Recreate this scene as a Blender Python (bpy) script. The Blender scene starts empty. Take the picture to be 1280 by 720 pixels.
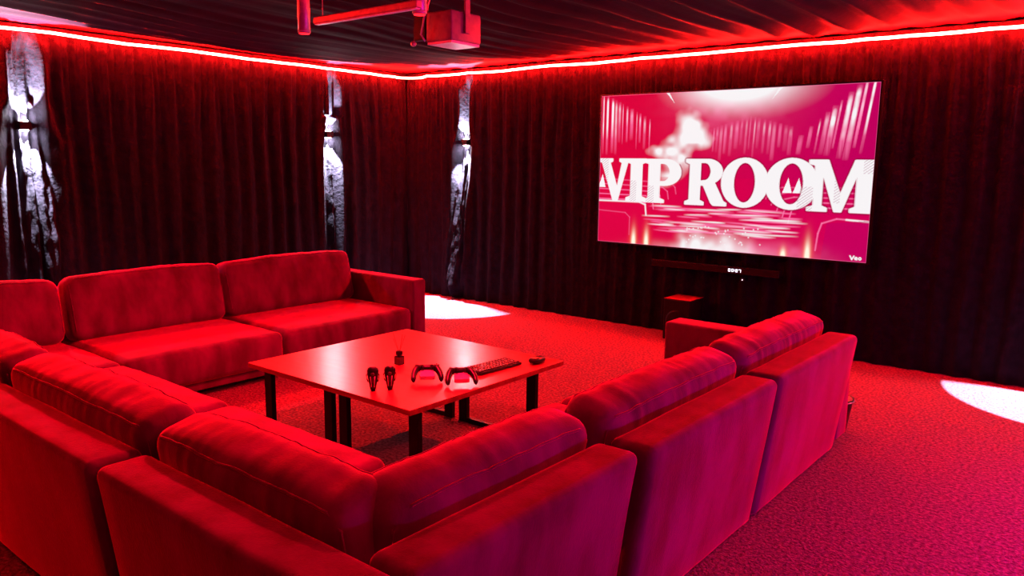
import bpy, math, random
import numpy as np
from mathutils import Vector, Matrix, noise
sc = bpy.context.scene
PI = math.pi
rnd = random.Random(7)

# ------------------------------------------------------------------ camera
F_PX, PITCH, ROLL, YAW = 969.9, 0.15852, 0.01234, 0.67918
cd = bpy.data.cameras.new('camera'); cam = bpy.data.objects.new('camera', cd); sc.collection.objects.link(cam)
cd.sensor_width = 36.0; cd.lens = F_PX / 1280 * 36.0; cd.clip_start = 0.05
Fv = Vector((-math.sin(YAW)*math.cos(PITCH), math.cos(YAW)*math.cos(PITCH), -math.sin(PITCH)))
Rv = Vector((math.cos(YAW), math.sin(YAW), 0)); Uv = Rv.cross(Fv)
R2 = math.cos(ROLL)*Rv + math.sin(ROLL)*Uv; U2 = -math.sin(ROLL)*Rv + math.cos(ROLL)*Uv
M3 = Matrix((R2, U2, -Fv)).transposed().to_4x4()
cam.matrix_world = Matrix.Translation((7.1354, -6.7516, 1.6)) @ M3
sc.camera = cam
# ------------------------------------------------------------------ world, view
w = bpy.data.worlds.new('world'); sc.world = w; w.use_nodes = True
w.node_tree.nodes['Background'].inputs[0].default_value = (0.02, 0.0, 0.01, 1)
w.node_tree.nodes['Background'].inputs[1].default_value = 0.1
sc.view_settings.view_transform = 'Standard'; sc.view_settings.look = 'None'
sc.view_settings.exposure = 0.0; sc.view_settings.gamma = 1.0; sc.view_settings.use_curve_mapping = False
sc.cycles.use_denoising = True
sc.cycles.max_bounces = 6; sc.cycles.diffuse_bounces = 3
# ------------------------------------------------------------------ light levels (lamps themselves are built below)
LED_COL = (1300.0, 8.0, 5.5)
PENDANT_POWER = 500.0               # the two cylinder lamps above the table; their red light is added
DIM_FILL_COL = (40.0, 0.3, 1.0)  # added red fill strip on the front wall, brightens the sofa tops
RIGHT_FILL_COL = (280.0, 1.6, 10.0)          # added red fill strip on the right wall, out of view      # red strip, core clips to cream
VIOLET_FILL_COL = (160.0, 0.8, 120.0)      # added unseen strip that tints the right sofa backs purple
SCREEN_GAIN = 1.0
SCONCE_DOWN, SCONCE_UP = 3200.0, 1000.0
SCONCE_COL = (0.86, 0.88, 1.0)
ROOM_X, ROOM_Y, LED_Z = 7.75, -7.25, 2.6

C = sc.collection
# ------------------------------------------------------------------ object helpers
def thing(name, label, cat, loc=(0, 0, 0), rz=0, group=None):
    o = bpy.data.objects.new(name, None); C.objects.link(o); o.empty_display_size = 0.1
    o.location = loc; o.rotation_euler = (0, 0, rz); o['label'] = label; o['category'] = cat
    if group: o['group'] = group
    return o
def tag(o, label, cat, group=None):
    o['label'] = label; o['category'] = cat
    if group: o['group'] = group
    return o
def link(name, me, mat=None, parent=None, smooth=True, loc=None, rot=None):
    o = bpy.data.objects.new(name, me); C.objects.link(o)
    if mat is not None and not me.materials: me.materials.append(mat)
    if parent: o.parent = parent
    if loc: o.location = loc
    if rot: o.rotation_euler = rot
    if smooth and len(me.polygons): me.polygons.foreach_set('use_smooth', [True]*len(me.polygons))
    return o
def struct(o): o['kind'] = 'structure'; return o

class MB:
    def __init__(s): s.v = []; s.f = []
    def add(s, vs, fs):
        n = len(s.v); s.v += [tuple(v) for v in vs]; s.f += [tuple(i+n for i in f) for f in fs]; return s
    def box(s, x0, x1, y0, y1, z0, z1, bev=0.0):
        if bev <= 0:
            vs = [(x, y, z) for x in (x0, x1) for y in (y0, y1) for z in (z0, z1)]
            s.add(vs, [(0,1,3,2), (4,6,7,5), (0,4,5,1), (2,3,7,6), (0,2,6,4), (1,5,7,3)])
        else:
            vs, fs = rbox((x1-x0)/2, (y1-y0)/2, (z1-z0)/2, bev, 2)
            c = Vector(((x0+x1)/2, (y0+y1)/2, (z0+z1)/2))
            s.add([Vector(v)+c for v in vs], fs)
        return s
    def tube(s, pts, r, n=10, cap=True):
        pts = [Vector(p) for p in pts]; rs = r if isinstance(r, (list, tuple)) else [r]*len(pts)
        up = Vector((0, 0, 1)); vs = []; fs = []
        for i, p in enumerate(pts):
            t = (pts[min(i+1, len(pts)-1)] - pts[max(i-1, 0)]).normalized()
            a = up.cross(t)
            if a.length < 0.05: a = Vector((1, 0, 0)).cross(t)
            a.normalize(); b = t.cross(a)
            for k in range(n):
                th = 2*PI*k/n; vs.append(p + (a*math.cos(th) + b*math.sin(th))*rs[i])
        for i in range(len(pts)-1):
            for k in range(n):
                fs.append((i*n+k, i*n+(k+1) % n, (i+1)*n+(k+1) % n, (i+1)*n+k))
        if cap: fs += [tuple(range(n))[::-1], tuple((len(pts)-1)*n+k for k in range(n))]
        return s.add(vs, fs)
    def lathe(s, prof, cx=0, cy=0, n=24):
        vs = []; fs = []
        for r, z in prof:
            for k in range(n): vs.append((cx+r*math.cos(2*PI*k/n), cy+r*math.sin(2*PI*k/n), z))
        for i in range(len(prof)-1):
            for k in range(n): fs.append((i*n+k, i*n+(k+1) % n, (i+1)*n+(k+1) % n, (i+1)*n+k))
        fs += [tuple(range(n))[::-1], tuple((len(prof)-1)*n+k for k in range(n))]
        return s.add(vs, fs)
    def prism(s, outline, z0, z1):
        n = len(outline); vs = [(x, y, z0) for x, y in outline] + [(x, y, z1) for x, y in outline]
        fs = [tuple(range(n))[::-1], tuple(range(n, 2*n))] + [(i, (i+1) % n, (i+1) % n+n, i+n) for i in range(n)]
        return s.add(vs, fs)
    def xf(s, m):
        s.v = [tuple(m @ Vector(v)) for v in s.v]; return s
    def mesh(s, name='m'):
        me = bpy.data.meshes.new(name); me.from_pydata(s.v, [], s.f); me.update(); return me
    def build(s, name, mat, parent=None, smooth=False, **k):
        return link(name, s.mesh(name), mat, parent, smooth, **k)

def rbox(hx, hy, hz, r, seg=3, nx=0, ny=0, nz=0, shape=None):
    """rounded box; n* = extra inner divisions; shape(p, q) may move a vertex (q = its normalised place)"""
    def axis(h, n):
        a = [-h + r*(1-math.cos(PI/2*i/seg)) for i in range(seg)]
        inner = [-(h-r) + 2*(h-r)*i/(n+1) for i in range(n+2)]
        return a + inner + [-q for q in a[::-1]]
    A = (axis(hx, nx), axis(hy, ny), axis(hz, nz)); H = (hx, hy, hz)
    key = {}; vs = []; fs = []
    def vid(p):
        k = (round(p[0], 5), round(p[1], 5), round(p[2], 5))
        if k not in key:
            key[k] = len(vs)
            c = [max(-(H[i]-r), min(H[i]-r, p[i])) for i in range(3)]
            d = Vector([p[i]-c[i] for i in range(3)])
            if d.length > 1e-9:
                m = max(abs(x) for x in d)
                q = Vector(c) + d.normalized()*r if m > 0 else Vector(c)
            else: q = Vector(p)
            vs.append(shape(q) if shape else q)
        return key[k]
    for ax in range(3):
        u, v = (ax+1) % 3, (ax+2) % 3
        for sgn in (-1, 1):
            for i in range(len(A[u])-1):
                for j in range(len(A[v])-1):
                    q = []
                    for di, dj in ((0, 0), (1, 0), (1, 1), (0, 1)):
                        p = [0, 0, 0]; p[ax] = sgn*H[ax]; p[u] = A[u][i+di]; p[v] = A[v][j+dj]; q.append(vid(p))
                    q = list(dict.fromkeys(q))
                    if len(q) > 2: fs.append(tuple(q if sgn > 0 else q[::-1]))
    return vs, fs

# ------------------------------------------------------------------ materials
def mat(name, col, rough=0.6, metal=0.0, sheen=0.0, spec=0.5, emit=None, estr=1.0, build=None, coat=0.0):
    m = bpy.data.materials.new(name); m.use_nodes = True; nt = m.node_tree; b = nt.nodes['Principled BSDF']
    b.inputs['Base Color'].default_value = (*col, 1); b.inputs['Roughness'].default_value = rough
    b.inputs['Metallic'].default_value = metal; b.inputs['Specular IOR Level'].default_value = spec
    b.inputs['Sheen Weight'].default_value = sheen; b.inputs['Coat Weight'].default_value = coat
    if emit: b.inputs['Emission Color'].default_value = (*emit, 1); b.inputs['Emission Strength'].default_value = estr
    if build: build(nt, b)
    return m
def noise_col(c1, c2, scale, bump=0.0, bscale=None, detail=6, lo=0.35, hi=0.65, stretch=(1, 1, 1), dist=0.01):
    def f(nt, b):
        N, L = nt.nodes, nt.links
        tc = N.new('ShaderNodeTexCoord'); mp = N.new('ShaderNodeMapping'); mp.inputs['Scale'].default_value = stretch
        L.new(tc.outputs['Object'], mp.inputs['Vector'])
        n = N.new('ShaderNodeTexNoise'); n.inputs['Scale'].default_value = scale; n.inputs['Detail'].default_value = detail
        L.new(mp.outputs[0], n.inputs['Vector'])
        r = N.new('ShaderNodeValToRGB'); r.color_ramp.elements[0].position = lo; r.color_ramp.elements[1].position = hi
        r.color_ramp.elements[0].color = (*c1, 1); r.color_ramp.elements[1].color = (*c2, 1)
        L.new(n.outputs['Fac'], r.inputs['Fac']); L.new(r.outputs[0], b.inputs['Base Color'])
        if bump:
            n2 = N.new('ShaderNodeTexNoise'); n2.inputs['Scale'].default_value = bscale or scale; n2.inputs['Detail'].default_value = 6
            L.new(mp.outputs[0], n2.inputs['Vector'])
            bp = N.new('ShaderNodeBump'); bp.inputs['Strength'].default_value = bump; bp.inputs['Distance'].default_value = dist
            L.new(n2.outputs['Fac'], bp.inputs['Height']); L.new(bp.outputs[0], b.inputs['Normal'])
    return f
M_velvet = mat('velvet', (0.5, 0.03, 0.15), 0.85, sheen=1.0, spec=0.1,
               build=noise_col((0.055, 0.001, 0.04), (0.115, 0.002, 0.10), 7, 0.25, 160, stretch=(1, 1, .4), dist=.004))
M_velvet.node_tree.nodes['Principled BSDF'].inputs['Sheen Tint'].default_value = (1, .02, .22, 1)
M_velvet.node_tree.nodes['Principled BSDF'].inputs['Sheen Roughness'].default_value = .3
M_carpet = mat('carpet', (.5, .15, .2), 0.95, sheen=0.0, spec=0.1,
               build=noise_col((0.10, 0.04, 0.06), (0.29, 0.11, 0.16), 55, 1.0, 90, lo=.35, hi=.68, dist=.02))
M_curtain = mat('curtain_cloth', (.06, .045, .06), 0.9, sheen=0.0, spec=0.04,
                build=noise_col((0.0042, 0.0034, 0.0058), (0.008, 0.006, 0.0105), 14, 0.45, 30, dist=.02))
M_ceiling = mat('ceiling_cloth', (.05, .03, .04), 0.8, spec=0.06, build=noise_col((0.024, .002, .008), (.038, .003, .012), 3, .15, 30))
M_wall = mat('dark_wall', (.03, .02, .025), 0.9, build=noise_col((.02, .015, .02), (.035, .025, .03), 6, .2, 40))
M_black = mat('black_metal', (.008, .008, .008), 0.5, spec=.15, build=noise_col((.002, .002, .002), (.004, .004, .004), 20))
M_plastic = mat('black_plastic', (.004, .004, .005), 0.3, spec=.3, build=noise_col((.003, .003, .0035), (.005, .005, .006), 40))
M_dark = mat('dark_gloss', (.005, .005, .005), 0.25, spec=.3, build=noise_col((.004, .004, .004), (.007, .007, .007), 30))
M_grey = mat('pale_plastic', (.5, .42, .45), 0.4, build=noise_col((.46, .40, .42), (.55, .46, .5), 30))
M_white = mat('white_plastic', (.75, .7, .75), 0.4, build=noise_col((.7, .66, .7), (.8, .76, .8), 30))
M_gloss = mat('glossy_panel', (.7, .62, .66), 0.12, coat=.5, build=noise_col((.66, .6, .62), (.74, .66, .7), 30))
M_redlens = mat('red_lens', (.1, 0, 0), emit=(3, .02, .05), estr=1.0)
M_projector = mat('projector_shell', (.2, .15, .16), 0.5, build=noise_col((.14, .11, .12), (.18, .14, .15), 30))
M_pendant = mat('satin_metal', (.35, .3, .3), 0.35, metal=.5, build=noise_col((.3, .26, .26), (.4, .34, .34), 30))
M_led = mat('led_light', (0, 0, 0), emit=LED_COL, estr=1.0)
M_right_fill = mat('right_fill_light', (0, 0, 0), emit=RIGHT_FILL_COL, estr=1.0)
M_dim_fill = mat('dim_fill_light', (0, 0, 0), emit=DIM_FILL_COL, estr=1.0)
M_violet_fill = mat('violet_fill_light', (0, 0, 0), emit=VIOLET_FILL_COL, estr=1.0)
M_lamp = mat('lamp_light', (1, 1, 1), emit=(0.95, 0.95, 1.0), estr=1300)
M_digit = mat('digit_light', (0, 0, 0), emit=(.9, .85, 1.0), estr=2.5)
M_blue = mat('blue_light', (0, 0, 0), emit=(.3, .2, .9), estr=1.5)
M_liquid = mat('dark_glass', (.02, .01, .01), 0.08, spec=.6, build=noise_col((.015, .01, .01), (.025, .015, .015), 10))
M_reed = mat('reed', (.10, .05, .04), 0.7, build=noise_col((.08, .04, .03), (.13, .07, .05), 60))
M_key = mat('key_cap', (.05, .03, .035), 0.4, build=noise_col((.045, .025, .03), (.06, .035, .04), 60))
def wood(nt, b):
    N, L = nt.nodes, nt.links
    tc = N.new('ShaderNodeTexCoord'); mp = N.new('ShaderNodeMapping'); mp.inputs['Scale'].default_value = (1.2, 9, 9)
    L.new(tc.outputs['Object'], mp.inputs['Vector'])
    n = N.new('ShaderNodeTexNoise'); n.inputs['Scale'].default_value = 2.2; n.inputs['Detail'].default_value = 8; n.inputs['Distortion'].default_value = .6
    L.new(mp.outputs[0], n.inputs['Vector'])
    r = N.new('ShaderNodeValToRGB'); r.color_ramp.elements[0].position = .35; r.color_ramp.elements[1].position = .65
    r.color_ramp.elements[0].color = (.18, .02, .03, 1); r.color_ramp.elements[1].color = (.30, .04, .05, 1)
    L.new(n.outputs['Fac'], r.inputs['Fac']); L.new(r.outputs[0], b.inputs['Base Color'])
    bp = N.new('ShaderNodeBump'); bp.inputs['Strength'].default_value = .15; bp.inputs['Distance'].default_value = .003
    L.new(n.outputs['Fac'], bp.inputs['Height']); L.new(bp.outputs[0], b.inputs['Normal'])
M_table = mat('table_laminate', (.6, .1, .1), 0.28, spec=.5, build=wood)

# ------------------------------------------------------------------ room shell
def slab(name, x0, x1, y0, y1, z0, z1, m):
    return struct(MB().box(x0, x1, y0, y1, z0, z1).build(name, m))
W = 0.2
slab('floor', -W, ROOM_X+W, ROOM_Y-W, W, -0.1, 0.0, M_carpet)
slab('wall_left', -W-.1, -W, ROOM_Y-W, W, 0, 2.95, M_wall)
slab('wall_back', -W-.1, ROOM_X+W, W, W+.1, 0, 2.95, M_wall)
slab('wall_right', ROOM_X+W, ROOM_X+W+.1, ROOM_Y-W, W, 0, 2.95, M_wall)
slab('wall_front', -W-.1, ROOM_X+W, ROOM_Y-W-.1, ROOM_Y-W, 0, 2.95, M_wall)

# draped ceiling cloth: pleats run away from the screen wall
def nz(x, y, z=0.0): return noise.noise(Vector((x, y, z)))
def grid(name, us, vs, fn, m):
    nu, nv = len(us), len(vs)
    P = [fn(u, v) for u in us for v in vs]
    Fc = [(i*nv+j, (i+1)*nv+j, (i+1)*nv+j+1, i*nv+j+1) for i in range(nu-1) for j in range(nv-1)]
    me = bpy.data.meshes.new(name); me.from_pydata(P, [], Fc); me.update()
    return link(name, me, m)
def ceil_pt(x, y):
    ph = x + 0.10*nz(x*.8, y*.5, 3) + .05*nz(x*2, y*1.1, 5)
    f = .5+.5*math.sin(2*PI*ph/.26); g = .5+.5*math.sin(2*PI*ph/.083+2*nz(x*2, y, 9))
    amp = .55+.6*nz(x*1.1, y*.6, 11)
    edge = min(1.0, (y*-1)/.8)
    z = 2.70 - amp*(.055*f**1.5 + .010*g) + .05*nz(x*.5, y*.4, 2) - .05*math.sin(PI*min(1, max(0, -y/4.2)))
    d = min(x, -y, ROOM_X-x)
    k = min(1, max(d, 0)/.45); z = z*k + (2.67+.012*f)*(1-k)
    return (x, y, z)
struct(grid('ceiling', [-.2+i*(ROOM_X+.4)/430 for i in range(431)], [.2-(abs(ROOM_Y)+.4)*j/150 for j in range(151)], ceil_pt, M_ceiling))
slab('ceiling_slab', -W-.1, ROOM_X+W+.1, ROOM_Y-W-.1, W+.1, 2.95, 3.05, M_wall)

# ------------------------------------------------------------------ curtains
# strokes: list of (s_top, z_top, s_bot, z_bot, half width, height, lean) that push the cloth into a lamp's light
def curtain_d(s, z, seed, chans, strokes):
    top = max(0.0, min(1.0, (z-1.7)/.9))
    ph = s + .07*nz(s*1.3, z*.5, seed) + .02*nz(s*5, z*1.2, seed+4)
    amp = .55+.7*nz(s*1.1, z*.25, seed+8)
    d = .034*amp*math.sin(2*PI*ph/.19) + (.003+.017*top)*math.sin(2*PI*ph/.071+3*nz(s*3, z*.6, seed+2))
    d += .008*nz(s*9, z*4, seed+6)
    for (s0, zl, drift, hw) in chans:
        c = s0 + drift(z); t = (s-c)/(hw*(1-.38*max(0, min(1, (z-zl+.15)/.35))))
        if abs(t) < 3:
            k = math.exp(-(t*t)**1.6)                     # recess
            fade = max(0, min(1, (z-.05)/.3)) * (1 if z < 2.45 else max(0, (2.6-z)/.15))
            d = d*(1-k*.6*fade) - .045*k*fade
            d += .022*k*fade*math.sin(2*PI*(s-c)/.062+2.5*nz(z*1.3, s0, seed))
            ridge = math.exp(-((abs(t)-1.75)/.5)**2)
            d += .065*ridge*fade*(1 if z > .8 else .4+.6*z/.8)
    for (s1, z1, s2, z2, hw, h) in strokes:
        if z2 <= z <= z1:
            u = (z1-z)/(z1-z2); c = s1+(s2-s1)*u + .012*nz(z*6, s1*7, seed)
            wd = hw*(math.sin(PI*min(1, u*.9+.08))**.7+.05)
            t = abs((s-c)/wd)
            if t < 1.3:
                k = max(0, 1-t**3)
                d += k*(h*1.25*(u**.8+.05)*(1-max(0, u-.9)*8 if u > .9 else 1)) + k*.016*nz(s*16, z*9, seed+3) + k*.004*nz(s*60, z*40, seed+5)
    return d
def make_curtain(axis, s0, s1, seed, chans, strokes, label, group, flat=None, step=.013):
    n = int((s1-s0)/step)+1; ss = [s0+(s1-s0)*i/n for i in range(n+1)]
    zs = [0.004 + 2.655*j/125 for j in range(126)]
    def fn(s, z):
        d = curtain_d(s, z, seed, chans, strokes)
        if z > 2.5: d *= 1-.75*min(1, (z-2.5)/.12)
        if flat: d = .03-abs(.03-d)*.25 if d > .03 else d
        if axis == 'x': return (s, -d, z)
        return (d, s, z)
    o = grid('curtain', ss, zs, fn, M_curtain)
    return tag(o, label, 'curtain', group)
ch_l1 = (-4.25, 1.86, lambda z: .07*(z-1.86) if z > 1.86 else -.0*(1.86-z), .135)
ch_l2 = (-1.2, 1.9, lambda z: .06 if z > 2.1 else 0.0, .085)
ch_b1 = (.97, 1.84, lambda z: .07*(z-1.84) if z > 1.84 else -.085*(1.84-z), .085)
ch_b2 = (7.05, 1.84, lambda z: 0.0, .09)
st_l1 = [(-4.36, 1.72, -4.33, .55, .045, .075), (-4.26, 1.75, -4.24, .3, .05, .11), (-4.17, 1.72, -4.13, .3, .065, .12), (-4.13, 2.5, -4.16, 2.02, .035, -.06)]
st_l2 = [(-1.17, 1.8, -1.20, .62, .05, .085), (-.90, 1.35, -.93, .01, .05, .13)]
st_b1 = [(.99, 1.72, .86, .01, .065, .13), (.89, 1.5, .78, .01, .05, .11), (.93, .6, .86, .0, .11, .07)]
seams_l = [ROOM_Y, -5.8, -4.25, -2.7, -1.2, 0.0]
lab_l = ['dark curtain panel at the left wall nearest the camera side, behind the sofa corner',
         'dark curtain panel just left of the first bright wall light of the left wall',
         'dark curtain panel just right of the first bright wall light of the left wall',
         'dark curtain panel just left of the second wall light of the left wall',
         'dark curtain panel between the second wall light and the room corner']
for i in range(5):
    make_curtain('y', seams_l[i], seams_l[i+1], 1.7, [ch_l1, ch_l2], st_l1+st_l2, lab_l[i], 'dark curtains along the left wall')
seams_b = [0.0, .97, 2.6, 5.6, ROOM_X]
lab_b = ['dark curtain panel between the room corner and the wall light of the screen wall',
         'dark curtain panel between the wall light and the left edge of the screen',
         'dark curtain panel hanging directly behind the big screen',
         'dark curtain panel to the right of the big screen, lit pool at its foot']
for i in range(4):
    make_curtain('x', seams_b[i], seams_b[i+1], 31.3, [ch_b1, ch_b2], st_b1, lab_b[i], 'dark curtains along the screen wall', flat=(i == 2))

# ------------------------------------------------------------------ LED strip (real light source), then added fill strips out of view
def strip(pts):
    mb = MB()
    return mb.tube(pts, .0125, 6)
led = thing('led_strip', 'glowing red LED strip running along the top of the curtains', 'light strip')
pl = [(.085+.01*nz(y*3, 0, 1), y, LED_Z+.012*nz(y*1.6, 3, 3)+.006*nz(y*5, 1, 3)) for y in np.linspace(ROOM_Y+.1, -.28, 36)]
cor = [(.085+.26*(1-math.cos(a))*1.0, -.28+.2*math.sin(a), LED_Z-.005) for a in np.linspace(.2, PI/2, 6)]
pb = [(x, -.085-.01*nz(x*3, 0, 7), LED_Z+.012*nz(x*1.6, 8, 3)+.006*nz(x*5, 4, 3)) for x in np.linspace(.42, ROOM_X-.1, 44)]
pr = [(ROOM_X-.1, y, LED_Z) for y in np.linspace(-.2, ROOM_Y+.2, 30)]
pf = [(x, ROOM_Y+.1, LED_Z) for x in np.linspace(ROOM_X-.2, .2, 32)]
strip([tuple(p) for p in pl+cor+pb]).build('light_tube', M_led, led, smooth=True)
red_fill = thing('led_strip', 'added dim red fill strip along the two walls behind the camera', 'light strip')
strip(pr).build('light_tube', M_right_fill, red_fill, smooth=True)
strip(pf).build('light_tube', M_dim_fill, red_fill, smooth=True)
violet_fill = thing('led_strip', 'added violet fill strip on the right wall outside the frame', 'light strip')
strip([(ROOM_X-.1, y, .5) for y in np.linspace(-1.6, -4.8, 24)]).build('light_tube', M_violet_fill, violet_fill, smooth=True)

# ------------------------------------------------------------------ wall lights
def spot(name, loc, down, power, angle, blend, parent):
    l = bpy.data.lights.new(name, 'SPOT'); l.energy = power; l.spot_size = angle; l.spot_blend = blend; l.color = SCONCE_COL
    l.shadow_soft_size = .012
    o = bpy.data.objects.new(name, l); C.objects.link(o); o.parent = parent; o.location = loc
    o.rotation_euler = (0, 0, 0) if down else (PI, 0, 0)
    return o
def sconce(x, y, z, rz, label, grp='wall lights that shine up and down', dn=1.0, tilt=0.0):
    t = thing('wall_light', label, 'wall light', (x, y, z), rz, grp)        # local -y points into the room
    MB().box(-.045, .045, -.03, .11, -.035, .035, .008).build('housing', M_black, t)
    MB().box(-.02, .02, .11, .2, -.02, .02).build('mount', M_black, t)
    MB().lathe([(.028, -.041), (.03, -.036), (.03, -.034)], 0, .01).build('lens', M_lamp, t)
    MB().lathe([(.03, .034), (.03, .036), (.028, .041)], 0, .01).build('lens', M_lamp, t)
    a = spot('lamp', (0, .0, -.06), True, SCONCE_DOWN*dn, math.radians(58), .05, t); a.rotation_euler = (tilt, 0, 0)
    b_ = spot('lamp', (0, .0, .06), False, SCONCE_UP, math.radians(80), .08, t); b_.rotation_euler = (PI-.10, 0, 0)
    return t
sconce(.97, -.0, 1.84, 0, 'small black up-and-down wall light on the screen wall near the corner', tilt=-.12)
sconce(7.05, -.06, 1.84, 0, 'up-and-down wall light right of the screen, just outside the frame')
sconce(.0, -4.25, 1.86, PI/2, 'small black up-and-down wall light at the left edge of the picture')
sconce(.0, -1.2, 1.90, PI/2, 'small black up-and-down wall light on the left wall above the sofa arm')

# ------------------------------------------------------------------ big screen with its picture
class Img:
    def __init__(s, w, h):
        s.w, s.h = w, h
        s.U, s.V = np.meshgrid((np.arange(w)+.5)/w, (np.arange(h)+.5)/h)   # v up
        s.c = np.zeros((h, w, 3))
    def mix(s, a, col): a = np.clip(a, 0, 1)[..., None]; s.c = s.c*(1-a)+np.array(col)*a
def inpoly(U, V, pts):
    ins = np.zeros(U.shape, bool); n = len(pts)
    for i in range(n):
        x1, y1 = pts[i]; x2, y2 = pts[(i+1) % n]
        if y1 == y2: continue
        c = ((V >= min(y1, y2)) & (V < max(y1, y2)))
        ins ^= c & (U < (V-y1)/(y2-y1)*(x2-x1)+x1)
    return ins
def vnoise(w, h, fx, fy, seed):
    r = np.random.RandomState(seed); g = r.rand(int(fy)+3, int(fx)+3)
    x = np.linspace(0, fx, w); y = np.linspace(0, fy, h)
    xi = x.astype(int); yi = y.astype(int); fx_ = x-xi; fy_ = y-yi
    fx_ = fx_*fx_*(3-2*fx_); fy_ = fy_*fy_*(3-2*fy_)
    a = g[np.ix_(yi, xi)]; b = g[np.ix_(yi, xi+1)]; c = g[np.ix_(yi+1, xi)]; d = g[np.ix_(yi+1, xi+1)]
    return (a*(1-fx_)+b*fx_)*(1-fy_[:, None]) + (c*(1-fx_)+d*fx_)*fy_[:, None]
def srgb(c): return tuple(((x/255+.055)/1.055)**2.4 if x > 10 else x/255/12.92 for x in c)
def glyph(ch, x0, x1, y0, y1):
    """outer polygons and holes of a bold serif capital in the box"""
    X = lambda a: x0+(x1-x0)*a; Y = lambda b: y0+(y1-y0)*b
    P = lambda L: [(X(a), Y(b)) for a, b in L]
    el = lambda cx, cy, rx, ry, a0=0, a1=2*PI: [(cx+rx*math.cos(t), cy+ry*math.sin(t)) for t in np.linspace(a0, a1, 40)]
    if ch == 'I': return [P([(0, 0), (1, 0), (1, .08), (.78, .12), (.78, .88), (1, .92), (1, 1), (0, 1), (0, .92), (.22, .88), (.22, .12), (0, .08)])], []
    if ch == 'V': return [P([(0, 1), (.44, 1), (.44, .93), (.36, .9), (.60, .32), (.74, .9), (.66, .93), (.66, 1), (1, 1), (1, .93), (.92, .9), (.62, 0), (.48, 0), (.10, .9), (0, .93)])], []
    if ch == 'P': return [P([(0, 0), (.55, 0), (.55, .07), (.42, .11), (.42, .4)] + el(.56, .7, .42, .3, -PI/2, PI/2) + [(0, 1), (0, .92), (.12, .89), (.12, .11), (0, .07)])], \
                         [P([(.42, .49)] + el(.52, .695, .17, .2, -PI/2, PI/2) + [(.42, .9)])]
    if ch == 'R': return [P([(0, 0), (.46, 0), (.46, .07), (.36, .11), (.36, .43), (.44, .43), (.64, .05), (.7, 0), (1, 0), (1, .07), (.93, .1), (.72, .47)] + el(.52, .73, .36, .27, -PI/3, PI/2) + [(0, 1), (0, .93), (.10, .89), (.10, .11), (0, .07)])], \
                         [P([(.36, .53)] + el(.46, .73, .15, .19, -PI/2, PI/2) + [(.36, .92)])]
    if ch == 'O': return [P(el(.5, .5, .5, .53))], [P(el(.5, .5, .235, .43))]
    if ch == 'M': return [P([(0, 0), (.32, 0), (.32, .07), (.23, .11), (.23, .72), (.44, 0), (.55, 0), (.76, .72), (.76, .11), (.68, .07), (.68, 0), (1, 0), (1, 1), (.72, 1), (.52, .34), (.30, 1), (0, 1), (0, .92), (.10, .89), (.10, .11), (0, .07)])], []
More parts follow.
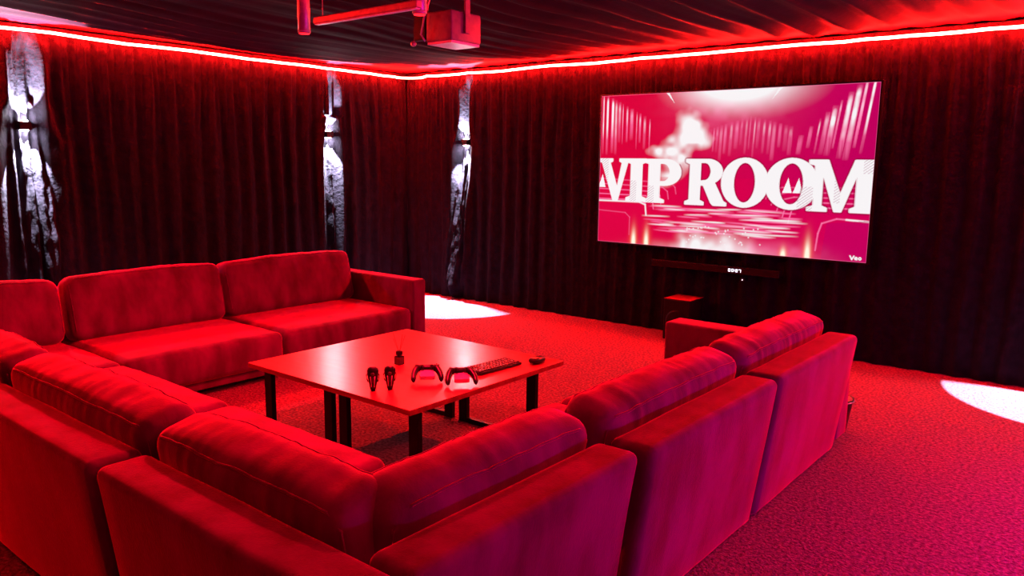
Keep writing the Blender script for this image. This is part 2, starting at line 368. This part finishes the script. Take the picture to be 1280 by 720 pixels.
def paint():
    w_, h_ = 560, 316; I = Img(w_, h_); U, V = I.U, I.V
    A = srgb((214, 0, 58)); B = srgb((186, 0, 96)); white = srgb((246, 244, 246)); pink = srgb((255, 120, 175)); dk = srgb((150, 0, 60))
    I.c[:] = A; I.mix(U*1.1-.25, B)
    I.mix((1-np.abs(V-.2)/.3)*.25, srgb((235, 0, 85)))
    n1 = vnoise(w_, h_, 14, 8, 1); n2 = vnoise(w_, h_, 40, 24, 2); n3 = vnoise(w_, h_, 90, 3, 3); n4 = vnoise(w_, h_, 200, 5, 4)
    # painted curtain streaks left, middle, right
    def streaks(u0, u1, bot, top, seed, per, slant, s=1.0):
        r = np.random.RandomState(seed); u = u0
        while u < u1:
            wd = per*(.14+.3*r.rand()); b = bot(u)+.10*r.rand(); t = top(u)
            uu = u + slant(u)*(V-t)
            k = np.clip(1-((U-uu)/wd)**2, 0, 1)*np.clip((V-b)/.12, 0, 1)*np.clip((t-V)/.05, 0, 1)
            I.mix(k**.6*s*(.55+.45*r.rand())*(.4+.9*n4), pink); I.mix((k-.3)*1.6*s*(.3+r.rand())*np.clip((V-b-.1)/.12, 0, 1)*(.3+1.1*n2), white)
            u += per*(.7+.6*r.rand())
    streaks(.01, .22, lambda u: .60, lambda u: 1.03-.9*u, 11, .019, lambda u: 0)
    streaks(.44, .75, lambda u: .56, lambda u: .84-.5*abs(u-.6), 12, .018, lambda u: .02, .7)
    streaks(.77, 1.0, lambda u: .62-.05*u, lambda u: min(1.03, .72+1.6*(u-.77)), 13, .024, lambda u: .07, 1.15)
    # ceiling light glow and smoke
    g = np.exp(-((U-.52)/.16)**2 - ((1.0-V)/.22)**2); I.mix(g*.6*(.5+n2), pink)
    g = np.exp(-((U-.55)/.17)**2 - ((1.03-V)/.12)**2); I.mix(g*1.9-.05, white)
    sm = 0
    for (u, v, ru, rv, k) in [(.38, .78, .05, .07, 1.2), (.41, .69, .045, .05, 1.2), (.36, .72, .04, .06, .8), (.31, .64, .045, .07, 1.1), (.25, .63, .05, .035, .8), (.33, .56, .05, .06, 1.0), (.30, .47, .05, .04, .9), (.35, .85, .04, .07, .5), (.27, .4, .05, .03, .5)]:
        sm = sm + k*np.exp(-((U-u)/ru)**2 - ((V-v)/rv)**2)
    I.mix((sm*(.45+1.1*n2)-.22)*1.2, white)
    for s_, u in ((1, .275), (-1, .70)): I.mix(inpoly(U, V, [(u, 1), (u+.012*s_, 1), (u+.035*s_, .93)]).astype(float)*.9, white)
    # row of sofas and candles in the picture
    I.mix((V < .46)*.25, srgb((225, 0, 70)))
    def line(pts, wd, col=pink, k=1.0):
        for (a, b), (c, d) in zip(pts[:-1], pts[1:]):
            t = np.clip(((U-a)*(c-a)+(V-b)*(d-b)*.316)/((c-a)**2+(d-b)**2*.316+1e-9), 0, 1)
            ds = np.hypot(U-(a+(c-a)*t), (V-(b+(d-b)*t))*.5625); I.mix(np.clip(1.5-ds/wd, 0, 1)*k, col)
    for k in range(5):
        line([(.0, .30+.035*k), (.17+.035*k, .30+.03*k), (.205+.03*k, .28+.028*k), (.21+.03*k, .21+.035*k)], .0022, pink, .9-.12*k)
        line([(1.0, .30+.03*k), (.80-.02*k, .30+.028*k), (.755-.02*k, .28+.028*k), (.745-.02*k, .20+.035*k)], .0022, pink, .9-.12*k)
    line([(0, .287), (.18, .287), (.205, .27), (.21, .2)], .003, white, .9)
    line([(1, .235), (.9, .24), (.855, .21), (.845, .15), (.84, .05)], .0025, pink, .8)
    line([(1, .232), (.93, .238)], .003, white, .9)
    line([(0, .22), (.12, .21), (.14, .18), (.14, .06)], .002, pink, .4)
    I.mix(inpoly(U, V, [(.86, .02), (.87, .21), (1, .24), (1, .0), (.86, 0)]).astype(float)*.5, B)
    for u, v in ((.012, .42), (.735, .42), (.77, .42)):
        I.mix(inpoly(U, V, [(u-.016, v-.04), (u+.016, v-.04), (u+.002, v+.05)]).astype(float), white)
    # wet aisle reflections
    r = np.random.RandomState(5)
    for k in range(90):
        v = .10+.17*r.rand(); u = .5+(.23+.2*(v-.1))*(r.rand()-.5)*2; l = .03+.06*r.rand()
        I.mix(np.clip(1-((U-u)/l)**2, 0, 1)*np.clip(1-((V-v-.15*(U-u)*(r.rand()-.5))/.007)**2, 0, 1)*.75, pink if r.rand() < .6 else white)
    for k in range(40):
        u = .38+.28*r.rand(); v = .03+.13*r.rand(); I.mix(np.clip(1.6-np.hypot(U-u, (V-v)*.56)/.0025, 0, 1)*.8, white)
    for (u, ru, rv, k) in [(.365, .02, .08, .9), (.42, .03, .09, 1.1), (.47, .03, .06, 1.0), (.53, .045, .09, 1.3), (.6, .03, .06, .9), (.50, .18, .03, .8)]:
        I.mix(k*np.exp(-((U-u)/ru)**2-((V-.0)/rv)**2)*(.6+.8*n2), white)
    I.mix(np.exp(-((U-.7)/.12)**2-((V-.02)/.05)**2)*.6*(.4+n2), pink)
    for u, h in ((.16, .10), (.215, .10), (.815, .11), (.735, .05)):
        I.mix(np.exp(-((U-u)/.016)**2-((V-.0)/h)**2)*.9, srgb((255, 90, 40))); I.mix(np.exp(-((U-u)/.008)**2-((V-.0)/(h*.75))**2)*1.6, srgb((255, 250, 225)))
    # lettering: VIP ROOM
    spec = [('V', -.003, .135, .287, .577), ('I', .120, .206, .29, .577), ('P', .197, .350, .287, .575), ('R', .366, .524, .284, .577),
            ('O', .503, .670, .290, .577), ('O', .660, .834, .290, .577), ('M', .803, 1.0, .280, .577)]
    msk = np.zeros(U.shape)
    offs = [(0, 0), (.0022, .002), (-.0022, .002), (.0022, -.002), (-.0022, -.002), (0, .0035), (0, -.0035), (.003, 0), (-.003, 0)]
    for ch, a, b, c, d in spec:
        out, hol = glyph(ch, a, b, c, d); mm = np.zeros(U.shape)
        for du, dv in offs:
            k = np.zeros(U.shape, bool)
            for p in out: k |= inpoly(U+du, V+dv, p)
            for p in hol: k &= ~inpoly(U+du, V+dv, p)
            mm += k*.24
        msk = np.maximum(msk, np.minimum(mm, 1))
    sh = np.zeros(U.shape)
    for dy, dx in ((2, 2), (-2, -2), (2, -2), (-2, 2), (0, 3), (0, -3), (3, 0), (-3, 0)): sh = np.maximum(sh, np.roll(np.roll(msk, dy, 0), dx, 1))
    I.mix(sh*.65*(U > .34), dk)
    I.mix(msk, white)
    hatch = (np.sin((U*1.2-V*.9)*420+n1*4) > .35)*msk      # grey shading strokes on the letters
    reg = np.maximum.reduce([((U > .135) & (U < .165) & (V < .43)), ((U > .205) & (U < .24) & (V < .40)), ((U > .005) & (U < .04) & (V > .35)), ((U > .77) & (U < .82) & (V < .42)), ((U > .885) & (U < .905) & (V > .33) & (V < .5)), ((U > .97) & (V > .5))]).astype(float)
    I.mix(hatch*reg*.4, srgb((170, 90, 130)))
    # small mark at the lower right: Veo
    def seg(pts, wd=.0017): line(pts, wd, white, 1.0)
    seg([(.950, .034), (.956, .014), (.962, .034)], .0022)
    seg([(.965, .021), (.972, .021), (.9715, .026), (.9685, .028), (.965, .023), (.966, .015), (.972, .014)])
    seg([(.976, .021), (.9785, .027), (.982, .027), (.984, .021), (.982, .015), (.9785, .015), (.976, .021)])
    e = np.minimum(np.minimum(U, 1-U)*1.78, np.minimum(V, 1-V)); I.mix((e < .004)*.45, pink)
    return I
SX0, SX1, SZ0, SZ1, SY = 2.89, 5.45, .845, 2.267, -.12
I = paint(); nu, nv = I.w, I.h
tv = thing('television', 'huge wall screen showing the words VIP ROOM in a magenta theatre', 'television', (4.17, -.12, .84))
xs = np.linspace(SX0, SX1, nu+1)-4.17; zs = np.linspace(SZ0, SZ1, nv+1)-.84
gx, gz = np.meshgrid(xs, zs)
co = np.stack([gx, np.full_like(gx, -.001), gz], -1).reshape(-1, 3)
ii, jj = np.meshgrid(np.arange(nu), np.arange(nv)); b0 = jj*(nu+1)+ii
quads = np.stack([b0, b0+1, b0+nu+2, b0+nu+1], -1).reshape(-1, 4)
me = bpy.data.meshes.new('display'); me.vertices.add(len(co)); me.vertices.foreach_set('co', co.ravel())
me.loops.add(quads.size); me.polygons.add(len(quads)); me.loops.foreach_set('vertex_index', quads.ravel().astype(np.int32))
me.polygons.foreach_set('loop_start', (np.arange(len(quads))*4).astype(np.int32)); me.update(calc_edges=True)
ca = me.color_attributes.new('picture', 'FLOAT_COLOR', 'CORNER')
cc = np.ones((len(quads), 4, 4)); cc[:, :, :3] = I.c.reshape(-1, 1, 3); ca.data.foreach_set('color', cc.ravel().astype(np.float32))
def scr(nt, b):
    a = nt.nodes.new('ShaderNodeVertexColor'); a.layer_name = 'picture'
    nt.links.new(a.outputs[0], b.inputs['Emission Color']); b.inputs['Emission Strength'].default_value = SCREEN_GAIN
M_screen = mat('screen_picture', (.005, .005, .005), .5, spec=.1, build=scr)
link('display', me, M_screen, tv, False)
bz = .014
f = MB(); x0, x1, z0, z1 = SX0-4.17, SX1-4.17, SZ0-.84, SZ1-.84
f.box(x0-bz, x1+bz, 0, .05, z0-bz, z1+bz)
f.box(x0-bz, x0, -.008, 0, z0-bz, z1+bz); f.box(x1, x1+bz, -.008, 0, z0-bz, z1+bz); f.box(x0, x1, -.008, 0, z0-bz, z0); f.box(x0, x1, -.008, 0, z1, z1+bz)
f.build('frame', M_plastic, tv)
MB().box(-.3, .3, .05, .088, .5, .9).build('wall_bracket', M_black, tv)

sb = thing('soundbar', 'slim black soundbar with glowing digits mounted under the screen', 'soundbar', (4.15, -.1, .655))
MB().box(-.62, .62, -.07, .02, 0, .065, .008).build('body', M_dark, sb)
MB().box(-.5, .5, .02, .068, .02, .045).build('mount', M_black, sb)
dg = MB()
segs = {'0': 'abcdef', '2': 'abged', '3': 'abgcd', '7': 'abc'}
def digit(x, ch):
    w_, h_, t = .02, .026, .005
    S = dict(a=(0, w_, h_-t, h_), g=(0, w_, h_/2-t/2, h_/2+t/2), d=(0, w_, 0, t), f=(0, t, h_/2, h_), e=(0, t, 0, h_/2), b=(w_-t, w_, h_/2, h_), c=(w_-t, w_, 0, h_/2))
    for k in segs[ch]:
        a = S[k]; dg.box(x+a[0], x+a[1], -.0725, -.069, .018+a[2], .018+a[3])
for x, ch in ((.16, '0'), (.19, '0'), (.228, '2'), (.258, '7')): digit(x, ch)
dg.box(.217, .222, -.0725, -.069, .024, .029); dg.box(.217, .222, -.0725, -.069, .035, .040)
dg.build('digits', M_digit, sb)
rc = thing('remote_sensor', 'tiny sensor with a faint light hanging below the soundbar digits', 'sensor', (4.425, -.12, .59))
MB().box(-.02, .02, 0, .088, 0, .025, .004).build('body', M_plastic, rc)
MB().box(-.004, .004, -.003, .001, .008, .016).build('indicator', M_digit, rc)
sw = thing('subwoofer', 'black subwoofer box on the carpet below the screen', 'speaker', (3.94, -.26, 0))
MB().box(-.13, .13, -.15, .13, .02, .40, .01).build('cabinet', M_black, sw)
for a in (-.1, .1):
    for b in (-.12, .1): MB().lathe([(.015, 0), (.015, .022)], a, b, 10).build('foot', M_black, sw)
MB().lathe([(.0, 0), (.09, .002), (.1, .008), (.105, .012)], 0, 0, 28).xf(Matrix.Translation((0, -.162, .2)) @ Matrix.Rotation(-PI/2, 4, 'X')).build('speaker_cone', M_black, sw)
MB().box(-.13, .13, -.15, .13, .401, .404).build('lit_top_panel', M_table, sw)  # red panel puts the light on the dark box's top into colour

# ------------------------------------------------------------------ modular sofa
def soft(hx, hy, hz, r, seed, puff=.03, wr=.006, topseam=0.0, dens=.045, taper=0.0, droop=0.0):
    nx, ny, nz_ = [max(1, int(2*(h-r)/dens)) for h in (hx, hy, hz)]
    def sh(p):
        u, v, q = p.x/hx, p.y/hy, p.z/hz
        a = (1-min(1, abs(u))**2.4); b = (1-min(1, abs(v))**2.4); c = (1-min(1, abs(q))**2.4)
        o = Vector(p)
        o.y += puff*a*c*(1 if v > 0 else -1)*min(1, abs(v)*1.2)
        o.z += puff*.7*a*b*(1 if q > 0 else -1)*min(1, abs(q)*1.2)
        o.x += puff*.35*b*c*(1 if u > 0 else -1)*min(1, abs(u)*1.05)
        k = 1 - taper*max(0, q)
        o.y *= k
        o.z -= droop*(abs(u)**3)*max(0, q)
        n = nz(p.x*5+seed, p.y*7, p.z*6)*wr + nz(p.x*13+seed, p.y*9, p.z*13+seed)*wr*.4
        o += Vector((0, n, n))
        if topseam:   # puckers running across the seam at the top edge
            e = math.exp(-((q-.82)/.22)**2)*a**.3
            pk = nz(p.x*32+seed*3, p.y*6+p.x*5, 1.5)
            o += Vector((0, (1 if v > 0 else -1)*.5, 1)) * (pk*topseam*e)
        return o
    soft.sh = sh
    return rbox(hx, hy, hz, r, 4, nx, ny, nz_, sh)
def cushion(name, parent, c, h, r, seed, rot=(0, 0, 0), piping=True, **k):
    vs, fs = soft(*h, r, seed, **k)
    m = Matrix.Translation(c) @ Matrix.Rotation(rot[2], 4, 'Z') @ Matrix.Rotation(rot[0], 4, 'X') @ Matrix.Rotation(rot[1], 4, 'Y')
    mb = MB().add([m @ Vector(v) for v in vs], fs)
    o = mb.build(name, M_velvet, parent, smooth=True)
    if name == 'back_cushion':
        hx, hy, hz = h; e = .707*r; pp = MB()
        for sg in (-1, 1):
            L = [(-hx+r-e, sg*(hy-r+e), z) for z in np.linspace(-hz+r, hz-r, 7)]
            T = [(x, sg*(hy-r+e), hz-r+e) for x in np.linspace(-hx+r, hx-r, 50)]
            Rr = [(hx-r+e, sg*(hy-r+e), z) for z in np.linspace(hz-r, -hz+r, 7)]
            pp.tube([m @ soft.sh(Vector(q)) for q in L+T+Rr], .0042, 6)
        pp.build('piping', M_velvet, o, smooth=True)
    return o
def slabpart(name, parent, x0, x1, y0, y1, z0, z1, r=.03, lean=0.0, side=0.0, axis='y'):
    hx, hy, hz = (x1-x0)/2, (y1-y0)/2, (z1-z0)/2
    def sh(p):
        t = 1-(p.z/hz*.5+.5)
        o = Vector(p); n = .004*nz(p.x*2.5+x0*3, p.y*3+y0, p.z*3); o += Vector((n, n, n*.6))
        if axis == 'y':
            o.y += lean*t*(1 if p.y < 0 else .2); o.x -= side*t*(p.x/hx)
        else:
            o.x += lean*t*(1 if p.x*lean < 0 else .2); o.y -= side*t*(p.y/hy)
        return o
    dd = .09
    vs, fs = rbox(hx, hy, hz, r, 4, int(2*hx/dd), int(2*hy/dd), int(2*hz/dd), sh)
    cc_ = Vector(((x0+x1)/2, (y0+y1)/2, (z0+z1)/2))
    return MB().add([Vector(v)+cc_ for v in vs], fs).build(name, M_velvet, parent, smooth=True)
SLAB_T, SLAB_H, SEAT_H, DEPTH = .18, .695, .375, 1.2
def module(loc, rz, w, label, seed, arm=None, arm_w=.15, corner=None, ch=.82, depth=DEPTH, cush_lean=.22, arm_len=None, slab=True):
    t = thing('sofa_module', label, 'sofa', loc, rz, 'velvet sofa modules set in a U around the table')
    g = .006
    xa = arm_w if arm == 'low' else 0; xb = w-arm_w if arm == 'high' else w
    cx0, cx1 = xa+g, xb-g
    slabpart('backrest', t, cx0, cx1, 0, SLAB_T, .012, SLAB_H, .035, lean=.09, side=.014)
    s0, s1 = cx0, cx1
    if corner == 'high': slabpart('backrest', t, w-SLAB_T, w-g, SLAB_T+g, depth-.008, .012, SLAB_H, .035, lean=-.09, side=.014, axis='x'); s1 = w-SLAB_T-.005
    if corner == 'low': slabpart('backrest', t, g, SLAB_T, SLAB_T+g, depth-.008, .012, SLAB_H, .035, lean=.09, side=.014, axis='x'); s0 = SLAB_T+.005
    MB().box(s0+.01, s1-.01, SLAB_T-.02, depth-.04, .05, .20, .015).build('base', M_velvet, t, smooth=True)
    cushion('seat_cushion', t, ((s0+s1)/2, (SLAB_T+depth)/2+.005, .235), ((s1-s0)/2-.002, (depth-SLAB_T)/2-.004, .125), .05, seed+.5, puff=.016, wr=.004)
    for fx in (cx0+.06, cx1-.06):
        for fy in (.18, depth-.1): MB().box(fx-.02, fx+.02, fy-.02, fy+.02, 0, .055).build('foot', M_black, t)
    # loose back cushions lean on the slab
    hz = .225
    cw = (s1-s0)/2-.004; cy = SLAB_T+.135
    if corner == 'high': cw -= .035; ccx = (s0+s1)/2-.035
    elif corner == 'low': cw -= .035; ccx = (s0+s1)/2+.035
    else: ccx = (s0+s1)/2
    cushion('back_cushion', t, (ccx, cy, ch-hz-.025), (cw, .105, hz), .06, seed, rot=(cush_lean, 0, 0), puff=.022, wr=.006, topseam=.006, taper=.06, droop=.008, dens=.018)
    if corner == 'high':
        L = (depth-SLAB_T-.10)/2-.01
        cushion('back_cushion', t, (w-SLAB_T-.135, SLAB_T+.10+L+.005, ch-hz-.025), (L, .105, hz), .075, seed+3, rot=(cush_lean, 0, PI/2), puff=.022, wr=.006, topseam=.006, taper=.06, droop=.008, dens=.018)
    if corner == 'low':
        L = (depth-SLAB_T-.10)/2-.01
        cushion('back_cushion', t, (SLAB_T+.135, SLAB_T+.10+L+.005, ch-hz-.025), (L, .105, hz), .075, seed+3, rot=(cush_lean, 0, -PI/2), puff=.022, wr=.006, topseam=.006, taper=.06, droop=.008, dens=.018)
    if arm:
        a0, a1 = (0, arm_w-.004) if arm == 'low' else (w-arm_w+.004, w)
        slabpart('armrest', t, a0, a1, .085, arm_len or depth, .05, .60, .022)
    return t
BX, BY = 6.0, -5.83
# near run (backs towards the camera)
module((1.13, BY, 0), 0, 1.22, 'red velvet corner sofa module at the far left, mostly outside the frame', 1.0, corner='low')
module((2.36, BY, 0), 0, 1.20, 'red velvet sofa module seen from behind at the bottom left edge', 2.2)
module((3.57, BY, 0), 0, 1.20, 'red velvet sofa module seen from behind, left of the near corner module', 3.1)
module((4.78, BY, 0), 0, 1.20, 'near corner sofa module with two backs, closest to the camera', 4.4, corner='high')
# right run (faces the left wall)
module((BX, -4.61, 0), PI/2, 1.13, 'middle sofa module of the right run, seen from behind', 5.9)
module((BX, -3.47, 0), PI/2, 1.40, 'right-hand end sofa module with an armrest, nearest the screen', 6.3, arm='high', arm_w=.21)
# far run along the left wall
module((1.13, -2.0, 0), -PI/2, 1.44, 'end sofa module of the far run with a slim armrest, right of its row', 7.7, arm='low', arm_w=.155)
module((1.13, -3.45, 0), -PI/2, 1.16, 'middle sofa module of the far run, left of the module with the slim armrest', 8.8)

# ------------------------------------------------------------------ table
TX0, TX1, TY0, TY1, TH = 3.22, 4.565, -4.32, -3.07, .45
tb = thing('coffee_table', 'large square red-topped coffee table on black metal legs inside the sofa U', 'table', ((TX0+TX1)/2, (TY0+TY1)/2, 0))
cx, cy = (TX0+TX1)/2, (TY0+TY1)/2
MB().box(TX0-cx, TX1-cx, TY0-cy, TY1-cy, TH-.028, TH, .002).build('tabletop', M_table, tb)
for y0 in (-4.235, -3.30):
    for (xl, xr) in ((3.25, 3.87), (3.93, 4.53)):
        for x in (xl, xr-.065): MB().box(x-cx, x+.065-cx, y0-cy, y0+.03-cy, .0, TH-.0285, .002).build('leg', M_black, tb)
        MB().box(xl+.065-cx, xr-.065-cx, y0-cy, y0+.03-cy, 0, .03).build('floor_rail', M_black, tb)
        MB().box(xl+.065-cx, xr-.065-cx, y0-cy, y0+.03-cy, TH-.06, TH-.0285).build('top_rail', M_black, tb)
# reed diffuser
rd = thing('reed_diffuser', 'small black bottle with thin reeds at the middle of the table', 'diffuser', (3.90, -3.77, TH))
MB().box(-.022, .022, -.022, .022, 0, .05, .004).build('bottle', M_liquid, rd)
MB().lathe([(.012, .05), (.010, .055), (.021, .058), (.021, .078), (.012, .082)], 0, 0, 16).build('collar', M_plastic, rd)
for a, l in ((.25, .19), (-.3, .17), (1.9, .18), (3.4, .2), (4.6, .16)):
    MB().tube([(0, 0, .07), (.04*math.cos(a), .04*math.sin(a), .07+l*.55)], .0013, 5).build('reed', M_reed, rd)
# handheld motion controllers (upright, tapering down)
def handheld(x, y, label, rz):
    t = thing('handheld_controller', label, 'controller', (x, y, TH), rz, 'pair of small upright controllers')
    mb = MB()
    prof = [(0.0, .012, .010), (.012, .016, .014), (.05, .023, .018), (.08, .028, .021), (.105, .030, .023), (.118, .026, .02), (.126, .014, .012)]
    n = 16; vs = []; fs = []
    for z, rx, ry in prof:
        for k in range(n): vs.append((rx*math.cos(2*PI*k/n), ry*math.sin(2*PI*k/n), z))
    for i in range(len(prof)-1):
        for k in range(n): fs.append((i*n+k, i*n+(k+1) % n, (i+1)*n+(k+1) % n, (i+1)*n+k))
    fs += [tuple(range(n))[::-1], tuple((len(prof)-1)*n+k for k in range(n))]
    mb.add(vs, fs).build('body', M_plastic, t, smooth=True)
    for s in (-1, 1):
        MB().tube([(s*.011, -.021, .078), (s*.009, -.019, .05), (s*.007, -.015, .022)], .0028, 6).build('trim_line', M_grey, t, smooth=True)
        MB().tube([(s*.027, 0, .09), (s*.032, -.004, .082), (s*.029, -.004, .06), (s*.024, 0, .045)], .003, 8).build('trigger', M_plastic, t, smooth=True)
    MB().lathe([(.010, 0), (.010, .006), (.007, .009)], 0, 0, 14).xf(Matrix.Translation((0, -.017, .09)) @ Matrix.Rotation(PI/2, 4, 'X')).build('button', M_key, t, smooth=True)
    MB().box(-.006, .006, -.022, -.012, .045, .075, .002).build('grip_panel', M_key, t)
    return t
handheld(4.185, -4.215, 'left one of two small upright black controllers on the table', PI/4)
handheld(4.235, -4.145, 'right one of two small upright black controllers on the table', PI/4)
# gamepads
def gamepad(x, y, rz, label):
    t = thing('gamepad', label, 'gamepad', (x, y, TH), rz, 'pair of gamepads lying on the table')   # local -y towards the viewer: grips
    tilt = Matrix.Translation((0, 0, .041)) @ Matrix.Rotation(.30, 4, 'X')
    def capsule(pts, rs, name, m):
        MB().tube(pts, rs, 12).xf(tilt).build(name, m, t, smooth=True)
    # one continuous shell: an arch of varying thickness
    pts = []; rs = []
    for a in np.linspace(-1, 1, 25):
        u = abs(a); xx = math.copysign(min(.072, .052*(u/.45)) if u < .45 else .052+.022*math.sin((u-.45)/.55*PI/2*1.2), a) if u > 0 else 0
        yy = .028 if u < .4 else .028-.095*((u-.4)/.6)**1.25
        zz = .012 if u < .5 else .012-.022*((u-.5)/.5)
        r = .019 if u < .4 else .021-.008*((u-.4)/.6)
        if u > .97: r *= .55
        pts.append((xx, yy, zz)); rs.append(r)
    capsule(pts, rs, 'body', M_plastic)
    MB().prism([(-.034, .012), (.034, .012), (.040, -.048), (.034, -.054), (-.034, -.054), (-.040, -.048)], -.010, .012).xf(tilt).build('touch_panel', M_gloss, t)
    for s in (-1, 1):
        MB().lathe([(.011, .02), (.006, .026), (.005, .036), (.010, .038), (.010, .042), (.004, .043)], s*.026, .012, 14).xf(tilt).build('thumbstick', M_plastic, t, smooth=True)
        MB().box(s*.05-.014, s*.05+.014, .038, .052, .004, .018, .004).xf(tilt).build('shoulder_button', M_plastic, t, smooth=True)
    for bx, by in ((.054, .038), (.054, .018), (.064, .028), (.044, .028)):
        MB().lathe([(.004, .028), (.004, .034), (.002, .035)], bx, by, 10).xf(tilt).build('button', M_key, t)
    MB().box(-.062, -.046, .026, .031, .028, .034).box(-.0565, -.0515, .020, .037, .028, .034).xf(tilt).build('direction_pad', M_key, t)
    return t
gamepad(4.255, -3.90, PI/4+.05, 'left gamepad with a pale centre, beside the upright controllers')
gamepad(4.43, -3.82, PI/4+.05, 'right gamepad with a pale centre, beside the keyboard')
# keyboard
kx, ky = 4.355, -3.475
kb = thing('keyboard', 'compact black keyboard lying between the right gamepad and the mouse', 'keyboard', (kx, ky, TH), PI/2-.06)
MB().box(-.172, .172, -.07, .07, .002, .018, .004).build('case', M_plastic, kb)
km = MB().box(-.0092, .0092, -.0085, .0085, 0, .007, .002).mesh('key_mesh'); km.materials.append(M_key)
for r_ in range(5):
    for c_ in range(14):
        link('key', km, None, kb, False, loc=(-.1573+c_*.0242, -.052+r_*.026, .018))
# mouse
ms = thing('computer_mouse', 'black computer mouse at the right corner of the table beside the keyboard', 'mouse', (4.475, -3.215, TH), PI/2)
def msh(p):
    q = Vector(p); q.z *= (1-.35*abs(p.x/.055)**2); q.y *= 1-.18*(p.x/.055)**2; return q
vs, fs = rbox(.055, .033, .018, .016, 4, 5, 3, 1, msh)
MB().add([Vector(v)+Vector((0, 0, .019)) for v in vs], fs).build('shell', M_plastic, ms, smooth=True)
MB().tube([(.030, -.003, .033), (.030, .003, .033)], .007, 12).build('scroll_wheel', M_key, ms)

# ------------------------------------------------------------------ waste bin
bn = thing('waste_bin', 'small black waste bin behind the armrest of the right sofa', 'bin', (5.775, -1.90, 0))
MB().lathe([(.085, 0), (.09, .003), (.118, .195), (.124, .198), (.124, .208), (.118, .208), (.112, .19), (.085, .012)], 0, 0, 32).build('bucket', M_plastic, bn, smooth=True)
MB().lathe([(.122, .19), (.128, .193), (.128, .199), (.122, .201)], 0, 0, 32).build('rim', M_pendant, bn, smooth=True)

# ------------------------------------------------------------------ ceiling fixtures
def pendant(x, y, label, k):
    t = thing('ceiling_spotlight', label, 'ceiling light', (x, y, 2.3), 0, 'slim cylinder spotlights beside the ceiling bar')
    MB().lathe([(.029, .0), (.033, .003), (.033, .33), (.029, .335)], 0, 0, 24).build('cylinder', M_pendant, t, smooth=True)
    MB().lathe([(.030, .006), (.0345, .006), (.0345, .016), (.030, .016)], 0, 0, 24).build('ring', M_grey, t, smooth=True)
    MB().lathe([(.008, .335), (.008, .44)], 0, 0, 10).build('stem', M_pendant, t)
    MB().lathe([(.028, -.003), (.028, .0)], 0, 0, 20).build('lens', M_redlens, t)
    l = bpy.data.lights.new('lamp', 'SPOT'); l.energy = PENDANT_POWER*k; l.color = (1, .002, .02); l.spot_size = math.radians(138); l.spot_blend = .8; l.shadow_soft_size = .04
    lo = bpy.data.objects.new('lamp', l); C.objects.link(lo); lo.parent = t; lo.location = (0, 0, -.05); lo.rotation_euler = (-.42, .30, 0)  # tilted red beam added to brighten the near sofa tops
pendant(3.42, -4.01, 'left cylinder spotlight hanging at the left end of the ceiling bar', .15)
pendant(4.35, -4.03, 'right cylinder spotlight hanging beside the projector', 1.7)
br = thing('linear_ceiling_light', 'slim switched-off linear lamp hanging level below the ceiling cloth', 'ceiling light', (4.02, -4.09, 2.315))
MB().box(-.39, .39, -.018, .018, 0, .036, .006).build('housing', M_pendant, br)
MB().box(-.38, .38, -.014, .014, -.004, .001).build('diffuser', M_white, br)
for x in (-.33, .33): MB().tube([(x, 0, .034), (x, 0, .42)], .0025, 6).build('suspension_wire', M_pendant, br)
pj = thing('projector', 'boxy pale projector hanging from a bracket above the table', 'projector', (3.81, -3.22, 2.295))
MB().box(-.105, .105, -.13, .13, .012, .185, .012).build('body', M_projector, pj, smooth=True)
MB().box(-.098, .098, -.122, .122, .0, .013).build('bottom_panel', M_white, pj)
MB().lathe([(.045, 0), (.045, .02), (.036, .03), (.034, .01)], 0, 0, 24).xf(Matrix.Translation((-.02, .13, .10)) @ Matrix.Rotation(-PI/2, 4, 'X')).build('lens', M_plastic, pj, smooth=True)
MB().box(-.21, -.11, -.13, -.10, .03, .38, .006).build('side_bracket', M_black, pj)
MB().box(.112, .125, -.03, .01, .06, .42, .003).build('mounting_arm', M_projector, pj)
MB().box(-.09, .125, -.05, .03, .36, .40, .004).build('mounting_plate', M_white, pj)
cbl = MB().tube([(-.02, -.14, .4), (-.03, -.15, .3), (-.09, -.155, .16), (-.125, -.15, .06), (-.10, -.14, .02)], .006, 8)
cbl.build('cable', M_pendant, pj, smooth=True)
sn = thing('cable_plug', 'small round plug dangling to the left of the projector', 'plug', (3.62, -3.37, 2.29))
MB().lathe([(.004, 0), (.014, .004), (.018, .015), (.014, .028), (.004, .032)], 0, 0, 16).build('knob', M_pendant, sn, smooth=True)
MB().tube([(0, 0, .03), (.01, .0, .2), (.0, .0, .38)], .002, 6).build('cord', M_black, sn)
